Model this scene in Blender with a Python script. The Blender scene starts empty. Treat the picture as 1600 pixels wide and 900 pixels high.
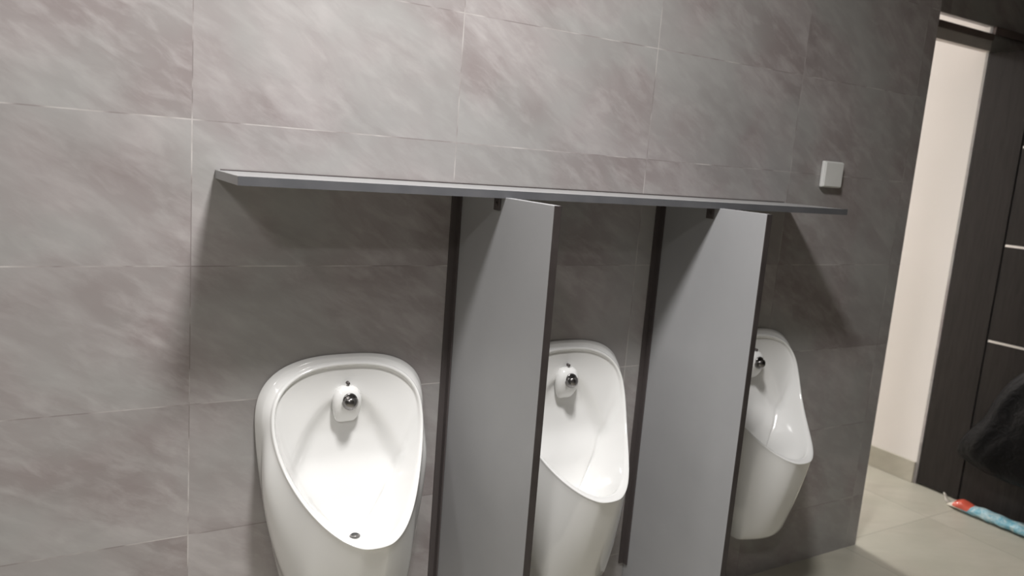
import bpy, bmesh, math, random
from mathutils import Vector, Matrix, noise
C = bpy.context.scene.collection
PI = math.pi
random.seed(4)
EYE = 1.372            # height of the lens above the floor
WY = 1.70              # distance from the lens to the tiled wall

# ------------------------------------------------------------------ camera
cam_d = bpy.data.cameras.new('camera')
cam = bpy.data.objects.new('camera', cam_d)
C.objects.link(cam)
bpy.context.scene.camera = cam
cam_d.sensor_width = 36.0
cam_d.lens = 1212.0 / 1600.0 * 36.0
cam_d.clip_start = 0.02
fwd = Vector((0.5107, 0.84432, -0.16222)).normalized()
rgt = Vector((0.85959, -0.50513, 0.07709))
rgt = (rgt - fwd * rgt.dot(fwd)).normalized()
upv = rgt.cross(fwd)
M = Matrix.Identity(4)
for i, v in enumerate((rgt, upv, -fwd)):
    for j in range(3):
        M[j][i] = v[j]
M.translation = Vector((0, 0, EYE))
cam.matrix_world = M
cam_d.dof.use_dof = True
cam_d.dof.focus_distance = 1.75
cam_d.dof.aperture_fstop = 3.2

# ------------------------------------------------------------------ world, lights, exposure
W = bpy.data.worlds.new('World')
bpy.context.scene.world = W
W.use_nodes = True
W.node_tree.nodes['Background'].inputs[0].default_value = (0.9, 0.92, 1, 1)
W.node_tree.nodes['Background'].inputs[1].default_value = 0.02
vs = bpy.context.scene.view_settings
vs.view_transform = 'Standard'
vs.look = 'None'
vs.gamma = 1.0
vs.use_curve_mapping = False
vs.exposure = 0.0

CEIL = 2.75
def area(name, loc, size, power, col=(1, .985, .978), rot=(0, 0, 0), spread=PI, shape='DISK'):
    d = bpy.data.lights.new(name, 'AREA')
    d.shape = shape
    d.size = size
    d.energy = power
    d.color = col
    d.spread = spread
    o = bpy.data.objects.new(name, d)
    o.location = loc
    o.rotation_euler = rot
    C.objects.link(o)
    return o
area('downlight', (-1.27, 0.80, CEIL - .01), .26, 10)
area('downlight', (0.60, 0.78, CEIL - .01), .30, 49, spread=math.radians(155))
area('downlight', (-1.00, -0.80, CEIL - .01), .26, 34, spread=math.radians(140))
area('corridor_downlight', (2.9, 4.3, CEIL - .01), .7, 108, (1, .975, .96))

# ------------------------------------------------------------------ materials
def mat(name, col, rough=.5, metal=0.0, **kw):
    m = bpy.data.materials.new(name)
    m.use_nodes = True
    b = m.node_tree.nodes['Principled BSDF']
    b.inputs['Base Color'].default_value = (*col, 1)
    b.inputs['Roughness'].default_value = rough
    b.inputs['Metallic'].default_value = metal
    for k, v in kw.items():
        b.inputs[k.replace('_', ' ')].default_value = v
    return m

class NT:
    def __init__(s, m):
        s.t = m.node_tree
        s.b = s.t.nodes['Principled BSDF']
        s.n = s.t.nodes
    def new(s, typ, **kw):
        x = s.n.new(typ)
        for k, v in kw.items():
            setattr(x, k, v)
        return x
    def link(s, a, b):
        s.t.links.new(a, b)
    def math(s, op, a, b=None, c=None):
        x = s.new('ShaderNodeMath', operation=op)
        for i, v in enumerate((a, b, c)):
            if v is None:
                continue
            if isinstance(v, (int, float)):
                x.inputs[i].default_value = v
            else:
                s.link(v, x.inputs[i])
        return x.outputs[0]
    def mix(s, f, a, b, blend='MIX'):
        x = s.new('ShaderNodeMix', data_type='RGBA', blend_type=blend)
        for k, v in ((0, f), (6, a), (7, b)):
            if isinstance(v, (int, float)):
                x.inputs[k].default_value = v
            elif isinstance(v, tuple):
                x.inputs[k].default_value = (*v, 1)
            else:
                s.link(v, x.inputs[k])
        return x.outputs[2]
    def noise(s, vec, scale, detail=4, rough=.55, dist=0.0):
        x = s.new('ShaderNodeTexNoise')
        x.inputs['Scale'].default_value = scale
        x.inputs['Detail'].default_value = detail
        x.inputs['Roughness'].default_value = rough
        x.inputs['Distortion'].default_value = dist
        if vec is not None:
            s.link(vec, x.inputs['Vector'])
        return x.outputs[0]
    def ramp(s, f, lo, hi):
        x = s.new('ShaderNodeMapRange')
        s.link(f, x.inputs[0])
        x.inputs[1].default_value = lo
        x.inputs[2].default_value = hi
        return x.outputs[0]

def mapped(t, vec, rot, scale, off=None):
    x = t.new('ShaderNodeMapping')
    x.inputs['Rotation'].default_value = rot
    x.inputs['Scale'].default_value = scale
    t.link(vec, x.inputs['Vector'])
    return x.outputs[0]

def tile_mat(name, ax, u0, v0, tw, th, cols, joint, jw=.0024, rough=.42, streak=True, jmask=(.44, .60), amp=.6):
    """stack-bonded stone-look tiles; ax = the two world axes of the face"""
    m = mat(name, cols[0], rough)
    t = NT(m)
    g = t.new('ShaderNodeNewGeometry')
    sep = t.new('ShaderNodeSeparateXYZ')
    t.link(g.outputs['Position'], sep.inputs[0])
    U, V = sep.outputs[ax[0]], sep.outputs[ax[1]]
    u = t.math('DIVIDE', t.math('SUBTRACT', U, u0), tw)
    v = t.math('DIVIDE', t.math('SUBTRACT', V, v0), th)
    iu, iv = t.math('FLOOR', u), t.math('FLOOR', v)
    def edge(x, w):
        f = t.math('FRACT', x)
        d = t.math('MINIMUM', f, t.math('SUBTRACT', 1.0, f))
        return t.math('MULTIPLY', d, w)
    eu, ev = edge(u, tw), edge(v, th)
    e = t.math('MINIMUM', eu, ev)
    line = t.math('LESS_THAN', e, jw / 2)
    cid = t.new('ShaderNodeCombineXYZ')
    t.link(iu, cid.inputs[0]); t.link(iv, cid.inputs[1])
    wn = t.new('ShaderNodeTexWhiteNoise', noise_dimensions='3D')
    t.link(cid.outputs[0], wn.inputs[0])
    # every tile shows its own cut of the stone
    off = t.new('ShaderNodeVectorMath', operation='MULTIPLY_ADD')
    t.link(wn.outputs['Color'], off.inputs[0])
    off.inputs[1].default_value = (3.1, 3.1, 3.1)
    uv = t.new('ShaderNodeCombineXYZ')
    t.link(U, uv.inputs[0]); t.link(V, uv.inputs[1])
    t.link(uv.outputs[0], off.inputs[2])
    p = off.outputs[0]
    st = mapped(t, mapped(t, p, (0, 0, math.radians(30)), (1, 1, 1)), (0, 0, 0), (1.3, 3.4, 1))
    n1 = t.noise(st, 1.7, 6, .58, .6)
    n2 = t.noise(uv.outputs[0], 3.3, 3, .5, .3)
    n3 = t.noise(st, 9.0, 5, .6, .3)
    n4 = t.noise(p, 2.1, 3, .5)
    a = t.ramp(n1, .39, .62)
    c = t.mix(a, cols[0], cols[1])
    c = t.mix(t.math('MULTIPLY', t.ramp(n3, .45, .75), amp), c, cols[2])
    c = t.mix(t.math('MULTIPLY', t.ramp(n2, .42, .60), .55), c, cols[3])
    c = t.mix(t.math('MULTIPLY', t.ramp(n4, .5, .72), .35), c, cols[4])
    tint = t.math('MULTIPLY_ADD', wn.outputs['Value'], .06, .97)
    c2 = t.new('ShaderNodeVectorMath', operation='SCALE')
    t.link(c, c2.inputs[0]); t.link(tint, c2.inputs['Scale'])
    # the joint is filled flush, pale grout surviving in patches
    jm = t.noise(uv.outputs[0], 6.5, 3, .6)
    pale = t.mix(t.math('MULTIPLY', t.ramp(jm, *jmask), .9), tuple(x * .85 for x in cols[0]), joint)
    f = t.math('MULTIPLY', line, .85)
    out = t.mix(f, c2.outputs[0], pale)
    t.link(out, t.b.inputs['Base Color'])
    r = t.math('MULTIPLY_ADD', n3, .18, rough - .08)
    t.link(r, t.b.inputs['Roughness'])
    bm_ = t.new('ShaderNodeBump')
    bm_.inputs['Strength'].default_value = .12
    bm_.inputs['Distance'].default_value = .003
    t.link(t.math('SUBTRACT', n3, t.math('MULTIPLY', line, .5)), bm_.inputs['Height'])
    t.link(bm_.outputs[0], t.b.inputs['Normal'])
    return m

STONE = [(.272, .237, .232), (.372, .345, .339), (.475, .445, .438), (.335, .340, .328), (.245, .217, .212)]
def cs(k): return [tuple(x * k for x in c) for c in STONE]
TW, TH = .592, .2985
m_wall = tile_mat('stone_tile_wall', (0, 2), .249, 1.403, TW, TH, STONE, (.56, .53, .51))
m_wall_dark_y = tile_mat('bounce_cut_tile_side_wall', (1, 2), .1, 1.403, TW, TH, cs(.45), (.34, .32, .31))  # stone tones darkened on the unseen side walls to cut bounced light
m_wall_dark = tile_mat('bounce_cut_tile_wall', (0, 2), .249, 1.403, TW, TH, cs(.45), (.34, .32, .31))  # same darkened copy for the unseen back wall, less bounce
FL = [(.40, .375, .31), (.47, .445, .375), (.50, .475, .40), (.40, .39, .32), (.36, .34, .275)]
m_floor = tile_mat('beige_floor_tile', (0, 1), 2.02, 1.735, .60, .60, FL, (.30, .28, .235), jw=.004, rough=.42, jmask=(.2, .3), amp=.3)
m_skirt = tile_mat('beige_skirting_tile', (1, 2), 2.33, -.2, .33, .6, FL, (.30, .28, .235), jw=.003, rough=.4)
m_paint = mat('white_wall_paint', (.80, .765, .735), .75)
t = NT(m_paint)
g = t.new('ShaderNodeNewGeometry')
t.link(t.mix(t.ramp(t.noise(g.outputs['Position'], 1.5, 3), .3, .7), (.80, .765, .735), (.76, .73, .70)), t.b.inputs['Base Color'])
m_ceil = mat('white_ceiling_paint', (.78, .77, .75), .8)
t = NT(m_ceil)
g = t.new('ShaderNodeNewGeometry')
t.link(t.mix(t.noise(g.outputs['Position'], 2.0, 3), (.62, .61, .60), (.58, .57, .56)), t.b.inputs['Base Color'])

def speck(name, a, b, rough, scale=8, metal=0, **kw):
    m = mat(name, a, rough, metal, **kw)
    t = NT(m)
    tc = t.new('ShaderNodeTexCoord')
    t.link(t.mix(t.ramp(t.noise(tc.outputs['Object'], scale, 4), .35, .65), a, b), t.b.inputs['Base Color'])
    return m
m_board = speck('grey_laminate', (.335, .335, .342), (.36, .36, .366), .42, 4)
m_edge = speck('dark_edge_band', (.035, .028, .027), (.05, .042, .04), .5, 12)
m_shelf = speck('grey_shelf_laminate', (.30, .298, .30), (.33, .328, .325), .38, 5)
m_shelfedge = speck('grey_shelf_edging', (.095, .097, .104), (.115, .115, .122), .45, 14)
m_dark_metal = mat('dark_anodised_metal', (.10, .086, .084), .45, .3)
m_ceramic = mat('glazed_white_ceramic', (.80, .79, .765), .10, 0, Coat_Weight=.4, Coat_Roughness=.05)
t = NT(m_ceramic)
tc = t.new('ShaderNodeTexCoord')
t.link(t.mix(t.noise(tc.outputs['Object'], 5, 2), (.80, .795, .778), (.77, .765, .748)), t.b.inputs['Base Color'])
m_chrome = mat('chrome', (.26, .25, .245), .25, 1.0)
m_black_hole = mat('dark_drain', (.02, .02, .02), .5)
m_switch = speck('white_switch_plastic', (.70, .70, .68), (.74, .74, .72), .35, 10)
m_metal = mat('brushed_steel_inlay', (.80, .78, .76), .35, .85)
m_brown = speck('brown_head_trim', (.17, .13, .12), (.13, .10, .09), .55, 9)
m_jamb = speck('grey_lintel_lining', (.58, .53, .50), (.52, .48, .46), .6, 9)

m_wood = mat('dark_wenge_wood', (.02, .017, .016), .5, Specular_IOR_Level=.25)
t = NT(m_wood)
g = t.new('ShaderNodeNewGeometry')
w = mapped(t, g.outputs['Position'], (0, 0, 0), (14, 14, 1.1))
t.link(t.mix(t.ramp(t.noise(w, 5, 6, .6, .5), .35, .7), (.016, .0132, .012), (.028, .0235, .0215)), t.b.inputs['Base Color'])
m_groove = mat('black_groove', (.006, .005, .005), .7)
m_bag = mat('black_bin_bag_plastic', (.003, .003, .0035), .5, Specular_IOR_Level=.12)
t = NT(m_bag)
tc = t.new('ShaderNodeTexCoord')
b_ = t.new('ShaderNodeBump'); b_.inputs['Strength'].default_value = .5; b_.inputs['Distance'].default_value = .01
t.link(t.noise(tc.outputs['Object'], 22, 4, .6, 1.2), b_.inputs['Height'])
t.link(b_.outputs[0], t.b.inputs['Normal'])

# ------------------------------------------------------------------ mesh helpers
def obj(name, bm, m, parent=None, smooth=False):
    me = bpy.data.meshes.new(name)
    bmesh.ops.recalc_face_normals(bm, faces=bm.faces)
    if smooth:
        for f in bm.faces:
            f.smooth = True
    bm.to_mesh(me)
    bm.free()
    ms = m if isinstance(m, (list, tuple)) else [m]
    for x in ms:
        me.materials.append(x)
    o = bpy.data.objects.new(name, me)
    C.objects.link(o)
    if parent:
        o.parent = parent
    return o

def add_box(bm, x0, x1, y0, y1, z0, z1, bev=0.0, seg=2):
    r = bmesh.ops.create_cube(bm, size=1)
    vs_ = r['verts']
    for v in vs_:
        v.co = Vector(((x0 + x1) / 2 + v.co.x * (x1 - x0), (y0 + y1) / 2 + v.co.y * (y1 - y0), (z0 + z1) / 2 + v.co.z * (z1 - z0)))
    if bev > 0:
        es = list({e for v in vs_ for e in v.link_edges})
        bmesh.ops.bevel(bm, geom=es, offset=bev, segments=seg, affect='EDGES', profile=.5)
    return bm
def box(*a, **k):
    return add_box(bmesh.new(), *a, **k)

def loops(bm, ls, cap0=False, cap1=False):
    rows = [[bm.verts.new(p) for p in l] for l in ls]
    n = len(rows[0])
    for a, b in zip(rows, rows[1:]):
        for i in range(n):
            j = (i + 1) % n
            bm.faces.new((a[i], a[j], b[j], b[i]))
    if cap0: bm.faces.new(rows[0])
    if cap1: bm.faces.new(rows[-1])
    return rows

def tube(bm, pts, rad, n=12):
    """tube along pts; rad number or list"""
    ls = []
    for i, p in enumerate(pts):
        p = Vector(p)
        a = Vector(pts[max(i - 1, 0)]); b = Vector(pts[min(i + 1, len(pts) - 1)])
        d = (b - a).normalized()
        s = d.cross(Vector((0, 0, 1)))
        if s.length < .05:
            s = d.cross(Vector((1, 0, 0)))
        s.normalize(); q = s.cross(d)
        r = rad[i] if isinstance(rad, (list, tuple)) else rad
        rx, ry = r if isinstance(r, tuple) else (r, r)
        ls.append([p + s * rx * math.cos(2 * PI * k / n) + q * ry * math.sin(2 * PI * k / n) for k in range(n)])
    loops(bm, ls, True, True)

def empty(name, loc, label, cat, group=None):
    o = bpy.data.objects.new(name, None)
    o.empty_display_size = .1
    o.location = loc
    C.objects.link(o)
    o['label'] = label; o['category'] = cat
    if group: o['group'] = group
    return o
def tag(o, label, cat, group=None):
    o['label'] = label; o['category'] = cat
    if group: o['group'] = group
    return o
def struct(name, bm, m, label=None):
    o = obj(name, bm, m)
    o['kind'] = 'structure'
    if label: o['label'] = label
    return o

# ------------------------------------------------------------------ room shell
XE = 2.68      # where the tiled wall ends
XR = 3.536     # corridor wall / open door plane
YD = 1.99      # plane of the doorway
YB = 2.16      # back of the lintel
struct('floor', box(-3.0, 5.2, -1.9, 5.2, -.08, 0), m_floor)
struct('ceiling', box(-3.0, 5.2, -1.9, 5.2, CEIL, CEIL + .1), m_ceil)
struct('wall_front', box(-3.0, XE, WY, YB, 0, CEIL), m_wall, 'dark grey stone tiled wall behind the urinals')
struct('wall_lintel', box(XE, XR, YD, YD + .03, 2.103, CEIL), m_wall, 'dark tiled wall above the doorway')
struct('wall_doorside', box(XR, 5.2, YD, YD + .012, 0, CEIL), m_wall, 'dark tiled wall beyond the open door')
struct('wall_corridor', box(XR, XR + .12, YD + .012, 5.2, 0, CEIL), m_paint, 'white painted corridor wall seen through the doorway')
struct('wall_corridor_end', box(XE - 1.4, XR, 5.1, 5.2, 0, CEIL), m_paint)
struct('wall_corridor_left', box(XE - 1.5, XE - 1.4, YB, 5.2, 0, CEIL), m_paint)
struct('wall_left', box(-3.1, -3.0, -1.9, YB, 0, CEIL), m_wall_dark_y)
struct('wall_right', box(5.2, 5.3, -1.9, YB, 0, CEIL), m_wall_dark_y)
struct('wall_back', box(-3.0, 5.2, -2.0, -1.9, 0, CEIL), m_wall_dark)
struct('baseboard_right', box(XR - .010, XR, YD + .013, 5.1, 0, .103, bev=.002), m_skirt, 'beige tile skirting along the white wall')
# head of the doorway: lining under the lintel, dark frame rail, open slot; brown strip painted for its dim end
struct('trim_1', box(XE, XR, YD - .004, YD + .030, 1.998, 2.043), m_jamb, 'grey lower rail of the door head')
struct('trim_2', box(XE + .002, XR, YD - .012, YD + .030, 2.043, 2.070, bev=.002), m_brown, 'dark wooden rail of the door head')
struct('trim_3', box(XR + .001, 4.4, YD - .014, YD, 2.070, 2.103, bev=.002), m_brown, 'brown strip standing in for the dim end of the slot past the doorway')

# ------------------------------------------------------------------ open door leaf
DY0, DY1 = 1.12, 1.986      # free edge, hinge edge
door = bpy.data.objects.new('door_1', None)
door.location = (XR, DY1, 0)
door['kind'] = 'structure'
door['label'] = 'dark wooden door leaf standing open with steel inlay strips'
C.objects.link(door)
def dpart(name, bm, m, par=door, smooth=False):
    for v in bm.verts:
        v.co -= Vector((XR, DY1, 0))
    return obj(name, bm, m, par, smooth)
GY = 1.785
dpart('core_panel', box(XR + .006, XR + .040, DY0, DY1, .008, 1.992), m_groove)
dpart('stile', box(XR, XR + .0055, GY + .004, DY1, .008, 1.992, bev=.0015), m_wood)
bm = bmesh.new()
hs = [.33, .752, 1.173, 1.592]
zz = [.008] + hs + [1.992]
for a, b in zip(zz, zz[1:]):
    add_box(bm, XR, XR + .0055, DY0, GY - .004, a + (.005 if a > .1 else 0), b - (.005 if b < 1.9 else 0), bev=.0012)
dpart('leaf_panel', bm, m_wood)
for hz in hs:
    dpart('inlay_strip', box(XR - .001, XR + .0055, DY0, GY - .005, hz - .0048, hz + .0048), m_metal)
bm = bmesh.new()
add_box(bm, XR - .008, XR - .0002, 1.16, 1.205, .93, 1.15, bev=.003)
dpart('handle_plate', bm, m_chrome)
bm = bmesh.new()
tube(bm, [(XR - .009, 1.183, 1.06), (XR - .045, 1.183, 1.06), (XR - .055, 1.19, 1.06), (XR - .056, 1.21, 1.06), (XR - .056, 1.33, 1.06)], .009, 14)
dpart('handle', bm, m_chrome, smooth=True)

# ------------------------------------------------------------------ urinals
Z0, ZTOP, ZLIP, ZBOT = .7525, .8805, .542, .250
def sg(v, e): return math.copysign(abs(v) ** e, v)
def prim(u):   # rim distance from the wall, u = 0 at the top, 1 at the lip
    k = [(0, .024), (.33, .0605), (.66, .1204), (1, .2723)]
    s = 0
    for i, (xi, yi) in enumerate(k):
        l = 1
        for j, (xj, _) in enumerate(k):
            if i != j: l *= (u - xj) / (xi - xj)
        s += yi * l
    return s
N = 120
def rim_pt(t, d=0.0):
    c, s = math.cos(t), math.sin(t)
    w, ht, hb = .178 + d, ZTOP - Z0 + d, Z0 - ZLIP + d
    x = w * sg(c, .80 if s >= 0 else .94)
    z = Z0 + (ht * sg(s, .80) if s >= 0 else hb * sg(s, 1.13))
    u = min(1, max(0, (ZTOP - z) / (ZTOP - ZLIP)))
    return x, prim(u), z
def wall_pt(t):
    c, s = math.cos(t), math.sin(t)
    if s >= 0:
        return .205 * sg(c, .74), .899 * 1.0 * sg(s, .74) - Z0 * sg(s, .74) + Z0
    a = min(1, -s)      # 0 at the side .. 1 at the middle of the underside
    # side tapers down, then the underside runs flat
    q = 1 - (1 - min(1, math.acos(abs(c)) / (PI / 2))) 
    side = min(1, q / .55)
    sm = side
    z = Z0 + (ZBOT - Z0) * (1 - (1 - sm) ** 1.25)
    hw = .205 + (.114 - .205) * (((Z0 - z) / (Z0 - ZBOT)) ** 1.35)
    if q > .55:
        hw = .114 * (1 - ((q - .55) / .45))
    return math.copysign(hw, c), z
def mid_pt(t):
    x, z = wall_pt(t)
    s = math.sin(t)
    if s >= 0:
        rx, rp, rz = rim_pt(t, .004)
        return (rx + x) / 2, rp * .5, (rz + z) / 2
    q = math.acos(min(1, abs(math.cos(t)))) / (PI / 2)
    k = min(1, q / .55)
    pm = .04 + (.15 - .04) * (k ** 1.2)
    base = rim_pt(0, .004)
    m0 = ((base[0] + .205) / 2, base[1] * .5, (base[2] + Z0) / 2)
    if q > .55:
        f = (q - .55) / .45
        pm = .150 + .025 * math.sin(f * PI / 2)
        x *= .86
    else:
        x *= (1.0 - .14 * k ** 2)
    f = min(1, k / .75); f = f * f * (3 - 2 * f)
    return math.copysign(m0[0] + (abs(x) - m0[0]) * f, math.cos(t)), m0[1] + (pm - m0[1]) * f, m0[2] - Z0 + z
def bez(a, b, c, d, u):
    return [(1-u)**3 * a[i] + 3*(1-u)**2*u * b[i] + 3*(1-u)*u*u * c[i] + u**3 * d[i] for i in range(3)]
def lerp(a, b, k): return [a[i] + (b[i] - a[i]) * k for i in range(len(a))]
def P(x, p, z): return Vector((x, -p, z))

def urinal_body():
    T = [2 * PI * i / N for i in range(N)]
    L = []
    wallr = []
    for t in T:
        x, z = wall_pt(t)
        wallr.append(P(x, .0015, z))
    inner_wall = [P(v.x * .9, .0015, Z0 - .1 + (v.z - Z0 + .1) * .93) for v in wallr]
    L.append(inner_wall); L.append(wallr)
    # outer skin from the wall to the rim
    K = 14
    for k in range(1, K + 1):
        row = []
        for t in T:
            W_ = wall_pt(t); W3 = [W_[0], 0.0015, W_[1]]
            M3 = list(mid_pt(t)); R3 = list(rim_pt(t, .003)); R3[1] -= .008
            if k <= 5:
                pt = lerp(W3, M3, k / 5)
            else:
                u = (k - 5) / (K - 5)
                pt = lerp(M3, R3, u)
                lowk = min(1, max(0, -math.sin(t)) * 4)
                bulge = .013 * lowk * math.sin(u * PI)
                pt[0] += math.copysign(bulge * (abs(math.cos(t)) ** .7), math.cos(t))
                pt[1] += bulge * .6 * lowk
                pt[2] += bulge * max(0, math.sin(t))
            row.append(P(*pt))
        L.append(row)
    # rounded rim
    for d, dp in ((.002, -.003), (0, -.0005), (-.003, 0), (-.006, -.003), (-.0075, -.009)):
        L.append([P(*(lambda r: (r[0], r[1] + dp, r[2]))(rim_pt(t, d))) for t in T])
    # inside of the bowl
    Kc = 36
    for k in range(1, Kc):
        u = k / Kc
        row = []
        for t in T:
            R3 = list(rim_pt(t, -.0075)); R3[1] -= .010
            s = math.sin(t)
            v = (1 + s) / 2
            low = max(0.0, -s)
            back = .042 if R3[1] > .05 else .012 + .6 * R3[1]
            kp = low ** 3
            K1 = [R3[0] * .90, back * (1 - kp) + (R3[1] - .012) * kp, R3[2] * (1 - .35 * v * v) + .35 * v * v * .72 - .030 * (1 - v)]
            K2 = [R3[0] * .55, .040 * (1 - kp) + .17 * kp, .52 * (1 - kp) + .492 * kp]
            Cc = [0, .118, .497]
            x, p, z = bez(R3, K1, K2, Cc, u)
            # the basin is set back inside an arch that springs from the inlet boss
            a = .135 * math.sqrt(min(1.3, max(0, (.80 - z) / .19)))
            f = min(1, max(0, (a - abs(x)) / .045 + .5)); f = f * f * (3 - 2 * f)
            g = min(1, max(0, (z - .57) / .09)); g = g * g * (3 - 2 * g); 
            p -= .020 * f * g * min(1, max(0, u / .25)) * min(1, max(0, (p - .014) / .02))
            row.append(P(x, p, z))
        L.append(row)
    bm = bmesh.new()
    loops(bm, L, cap0=True, cap1=True)
    return bm

def make_urinal(label):
    r = empty('urinal', (0, 0, 0), label, 'urinal', 'white ceramic urinals on the tiled wall')
    b = obj('bowl', urinal_body(), m_ceramic, r, True)
    sb = b.modifiers.new('sub', 'SUBSURF'); sb.levels = 1; sb.render_levels = 1
    # moulded boss carrying the flush inlet
    bm = bmesh.new()
    ls = []
    for z, hw, d in ((.738, .017, .022), (.752, .025, .036), (.775, .030, .047), (.800, .030, .051), (.818, .025, .047), (.830, .014, .037)):
        ls.append([P(hw * 1.15 * sg(math.cos(a), .7), .026 + (d - .026) * max(0, sg(math.sin(a), .6)) - (.006 if math.sin(a) < 0 else 0), z) for a in [2 * PI * k / 24 for k in range(24)]])
    loops(bm, ls, True, True)
    o = obj('inlet_boss', bm, m_ceramic, r, True)
    sb = o.modifiers.new('sub', 'SUBSURF'); sb.levels = 1; sb.render_levels = 1
    bm = bmesh.new()
    tube(bm, [(0, -.046, .799), (0, -.051, .7985), (0, -.0515, .7985)], [.017, .017, .013], 24)
    o = obj('inlet_rosette', bm, m_chrome, r, True)
    bm = bmesh.new()
    cc = Vector((0, -.050, .796)); ax = Vector((0, -.70, -.72)).normalized()
    tube(bm, [cc + ax * .020 * math.sin(a * PI / 18) for a in range(10)], [max(.0015, .0190 * math.cos(a * PI / 18)) for a in range(10)], 24)
    obj('spray_nozzle', bm, m_chrome, r, True)
    bm = bmesh.new()
    tube(bm, [(0, -.026, .8345), (0, -.0355, .8345)], [.0042, .0036], 14)
    obj('fixing_screw', bm, m_dark_metal, r, True)
    bm = bmesh.new()
    tube(bm, [(0, -.122, .4995), (0, -.1215, .5020)], [.0125, .011], 24)
    dr = obj('drain', bm, m_chrome, r, True)
    bm = bmesh.new()
    tube(bm, [(0, -.1218, .5015), (0, -.1218, .5027)], .0085, 16)
    obj('drain_hole', bm, m_black_hole, dr)
    return r
def dup(root, loc, label):
    r = root.copy(); C.objects.link(r); r.location = loc; r['label'] = label
    for ch in list(root.children):
        c = ch.copy(); C.objects.link(c); c.parent = r
        for g in ch.children:
            d = g.copy(); C.objects.link(d); d.parent = c
    return r
u1 = make_urinal('white ceramic urinal left of both grey partitions, nearest and seen nearly whole')
u1.location = (.3455 * WY, WY, 0)
dup(u1, (.7108 * WY, WY, 0), 'white ceramic urinal standing between the two grey partition panels')
dup(u1, (1.1413 * WY, WY, 0), 'white ceramic urinal right of both partitions, nearest the doorway, its underside visible')

# ------------------------------------------------------------------ partitions
def partition(x, yf, label):
    r = empty('urinal_partition', (x, WY, .10), label, 'partition', 'grey partition panels between the urinals')
    t_ = .016
    zt = 1.290
    def pb(name, bm, m):
        for v in bm.verts: v.co -= Vector((x, WY, .10))
        return obj(name, bm, m, r)
    pb('panel', box(x, x + t_, yf + .003, WY - .004, .10, zt, bev=.0008), m_board)
    pb('edge_band', box(x - .0004, x + t_ + .0004, yf, yf + .0025, .10, zt, bev=.0006), m_edge)
    bm = bmesh.new()
    add_box(bm, x - .019, x - .0006, WY - .005, WY - .001, .178, zt - .012)
    add_box(bm, x - .0045, x - .0006, WY - .022, WY - .005, .178, zt - .012)
    pb('wall_channel', bm, m_dark_metal)
    bm = bmesh.new()
    add_box(bm, x - .005, x - .0006, 1.49, 1.515, zt - .030, zt - .002, bev=.001)
    tube(bm, [(x - .005, 1.5025, zt - .016), (x - .008, 1.5025, zt - .016)], .005, 12)
    pb('bracket', bm, m_dark_metal)
    return r
partition(.504 * WY, .751 * WY, 'grey laminate partition between the first and second urinal from the left')
partition(.885 * WY, .772 * WY, 'grey laminate partition between the second and third urinal from the left')

# ------------------------------------------------------------------ long shelf above
ST = 1.372 - .0405 * WY + .002
sx0, sx1, sy0 = .173 * WY, 1.190 * WY, .866 * WY
sh = empty('wall_shelf', ((sx0 + sx1) / 2, WY, ST - .018), 'long narrow grey shelf on the wall resting above both partitions', 'shelf')
def sp(name, bm, m):
    for v in bm.verts: v.co -= sh.location
    return obj(name, bm, m, sh)
sp('board', box(sx0 + .002, sx1 - .002, sy0 + .002, WY - .001, ST - .0165, ST, bev=.0006), m_shelf)
sp('front_edging', box(sx0, sx1, sy0, sy0 + .0018, ST - .0168, ST + .0002), m_shelfedge)
sp('end_edging', box(sx0, sx0 + .0018, sy0 + .002, WY - .001, ST - .0168, ST + .0002), m_shelf)
sp('end_edging', box(sx1 - .0018, sx1, sy0 + .002, WY - .001, ST - .0168, ST + .0002), m_edge)
sp('sealant_line', box(sx0 + .01, sx1 - .01, WY - .0035, WY - .0006, ST, ST + .003, bev=.001), m_dark_metal)

# ------------------------------------------------------------------ switch
sw = empty('wall_switch', (2.215, WY, 1.372 + .020 * WY), 'small white plastic switch box on the tiles above the right end of the shelf', 'switch')
obj('back_box', box(-.047, .047, -.014, -.0008, -.0425, .0425, bev=.004, seg=3), m_switch, sw)
obj('rocker', box(-.0445, .0445, -.0185, -.0142, -.040, .040, bev=.003, seg=3), m_switch, sw)

# ------------------------------------------------------------------ black bag on the door handle
def bag():
    bm = bmesh.new()
    # profile rows from the bottom up: z, y centre, half width in y, half depth in x
    rows = [(.200, 1.50, .10, .020), (.215, 1.50, .20, .045), (.245, 1.51, .265, .066), (.29, 1.50, .285, .078), (.36, 1.48, .272, .082), (.44, 1.455, .235, .078), (.50, 1.44, .235, .074), (.58, 1.41, .235, .066), (.66, 1.37, .225, .052), (.74, 1.33, .16, .040), (.80, 1.31, .09, .025)]
    n = 64
    ls = []
    for z, yc, hy, hx in rows:
        l = []
        for k in range(n):
            a = 2 * PI * k / n
            fold = 1 + .09 * math.sin(a * 7 + z * 9) * (1 - abs(math.cos(a)) * .3) + .16 * noise.noise(Vector((math.cos(a) * 4, math.sin(a) * 4, z * 11)))
            x = XR - .088 + hx * math.cos(a) * fold
            x = min(x, XR - .004)
            y = yc + hy * sg(math.sin(a), .85) * (1 + .04 * noise.noise(Vector((a, z * 12, 3))))
            zz_ = z + .012 * noise.noise(Vector((math.cos(a) * 2, math.sin(a) * 2, z * 5)))
            l.append(Vector((x, y, zz_)))
        ls.append(l)
    loops(bm, ls, True, True)
    return bm
HB = Vector((XR - .09, 1.5, .205))
bg = empty('plastic_bag', HB, 'black plastic bag hanging against the dark open door', 'bag')
bm = bag()
for v in bm.verts: v.co -= HB
o = obj('bag_body', bm, m_bag, bg, True)
sb = o.modifiers.new('sub', 'SUBSURF'); sb.levels = 1; sb.render_levels = 1
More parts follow.
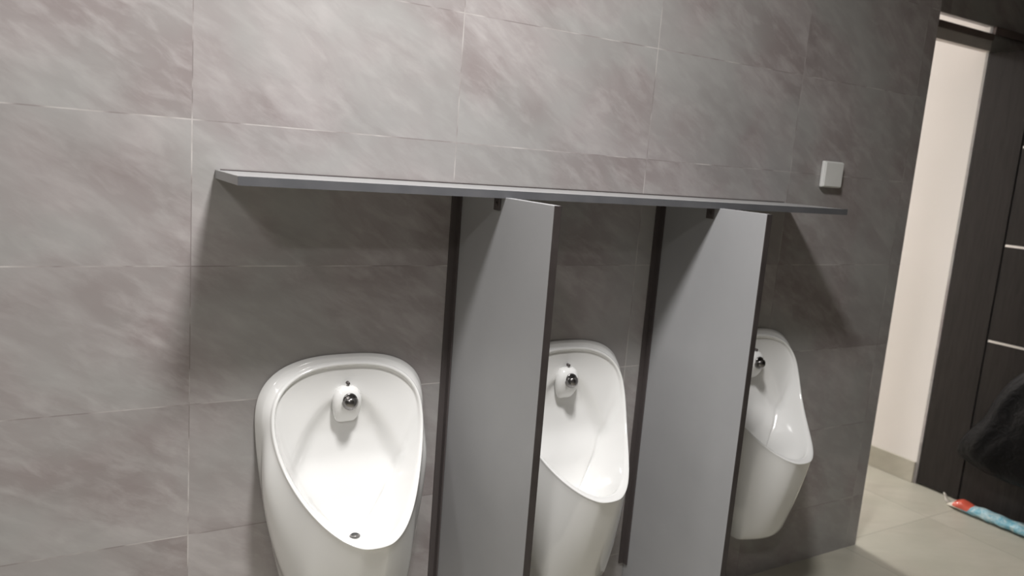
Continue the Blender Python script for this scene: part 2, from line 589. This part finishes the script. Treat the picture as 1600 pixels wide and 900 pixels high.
for dx, ya in ((-.105, 1.415), (-.065, 1.30)):
    bm = bmesh.new()
    pts = [(XR + dx, ya, .72), (XR + dx * .9, ya - .01, .80), (XR - .075, 1.33, .88), (XR - .062, 1.27, .99), (XR - .058, 1.255, 1.045),
           (XR - .056, 1.25, 1.073), (XR - .050, 1.245, 1.045), (XR - .050, 1.24, .98), (XR - .055, 1.27, .86), (XR + dx * .8, ya - .07, .80), (XR + dx, ya - .075, .72)]
    tube(bm, [Vector(p) - HB for p in pts], [(.016, .006)] * 3 + [(.010, .005)] * 5 + [(.016, .006)] * 3, 10)
    o = obj('bag_handle', bm, m_bag, bg, True)
    sb = o.modifiers.new('sub', 'SUBSURF'); sb.levels = 2; sb.render_levels = 2

# ------------------------------------------------------------------ plastic packet on the floor
m_pack = mat('printed_packet_film', (.5, .7, .8), .18, 0, Coat_Weight=.6, Coat_Roughness=.1)
t = NT(m_pack)
tc = t.new('ShaderNodeTexCoord')
sep = t.new('ShaderNodeSeparateXYZ')
t.link(tc.outputs['Object'], sep.inputs[0])
wob = t.math('MULTIPLY_ADD', t.noise(tc.outputs['Object'], 26, 3), .06, -.03)
yy = t.math('ADD', sep.outputs[1], wob)
n_ = t.noise(tc.outputs['Object'], 30, 3, .6, .8)
base = t.mix(t.ramp(n_, .4, .62), (.17, .42, .52), (.48, .62, .64))
white = t.mix(t.ramp(n_, .4, .6), (.62, .56, .47), (.70, .66, .58))
red = (.62, .10, .06)
def band(a, b):
    return t.math('MULTIPLY', t.math('GREATER_THAN', yy, a), t.math('LESS_THAN', yy, b))
c = t.mix(band(.165, .5), base, white)
c = t.mix(t.math('MULTIPLY', band(.14, .205), t.math('GREATER_THAN', sep.outputs[2], .018)), c, red)
c = t.mix(t.math('MULTIPLY', band(-.21, -.155), t.math('GREATER_THAN', sep.outputs[2], .012)), c, red)
c = t.mix(band(-.4, -.215), c, (.03, .09, .28))
t.link(c, t.b.inputs['Base Color'])
b_ = t.new('ShaderNodeBump'); b_.inputs['Strength'].default_value = .8; b_.inputs['Distance'].default_value = .006
t.link(t.noise(tc.outputs['Object'], 55, 3, .6, 1.0), b_.inputs['Height'])
t.link(b_.outputs[0], t.b.inputs['Normal'])
bm = bmesh.new()
ls = []
n = 28; K = 44
for k in range(K + 1):
    s = k / K
    y = .25 - s * .52
    env = min(1, (math.sin(min(1, s / .12) * PI / 2)) ** .8) * (1 if s < .9 else max(.12, math.cos((s - .9) / .1 * PI / 2)))
    hw = .034 * env + .004 + .005 * noise.noise(Vector((s * 9, 0, 1)))
    hh = .020 * env + .002 + .004 * noise.noise(Vector((s * 11, 4, 1)))
    l = []
    for j in range(n):
        a = 2 * PI * j / n
        cr = 1 + .13 * noise.noise(Vector((s * 16, math.cos(a) * 2.2, math.sin(a) * 2.2)))
        z = max(0.0006, hh * (1 + math.sin(a) * cr))
        l.append(Vector((hw * math.cos(a) * cr, y, z)))
    ls.append(l)
loops(bm, ls, True, True)
pk = tag(obj('plastic_packet', bm, m_pack, None, True), 'crumpled light blue and red plastic packet lying on the floor along the open door', 'packet')
pk.location = (3.455, 1.535, 0)
pk.rotation_euler = (0, 0, math.radians(2))
bm = bmesh.new()
tube(bm, [(0, .238, .014), (-.004, .252, .022), (.004, .262, .036), (-.002, .268, .046)], [(.012, .005), (.009, .006), (.007, .005), (.010, .003)], 10)
obj('twisted_end', bm, speck('clear_white_film', (.7, .66, .6), (.6, .57, .52), .25, 30), pk, True)
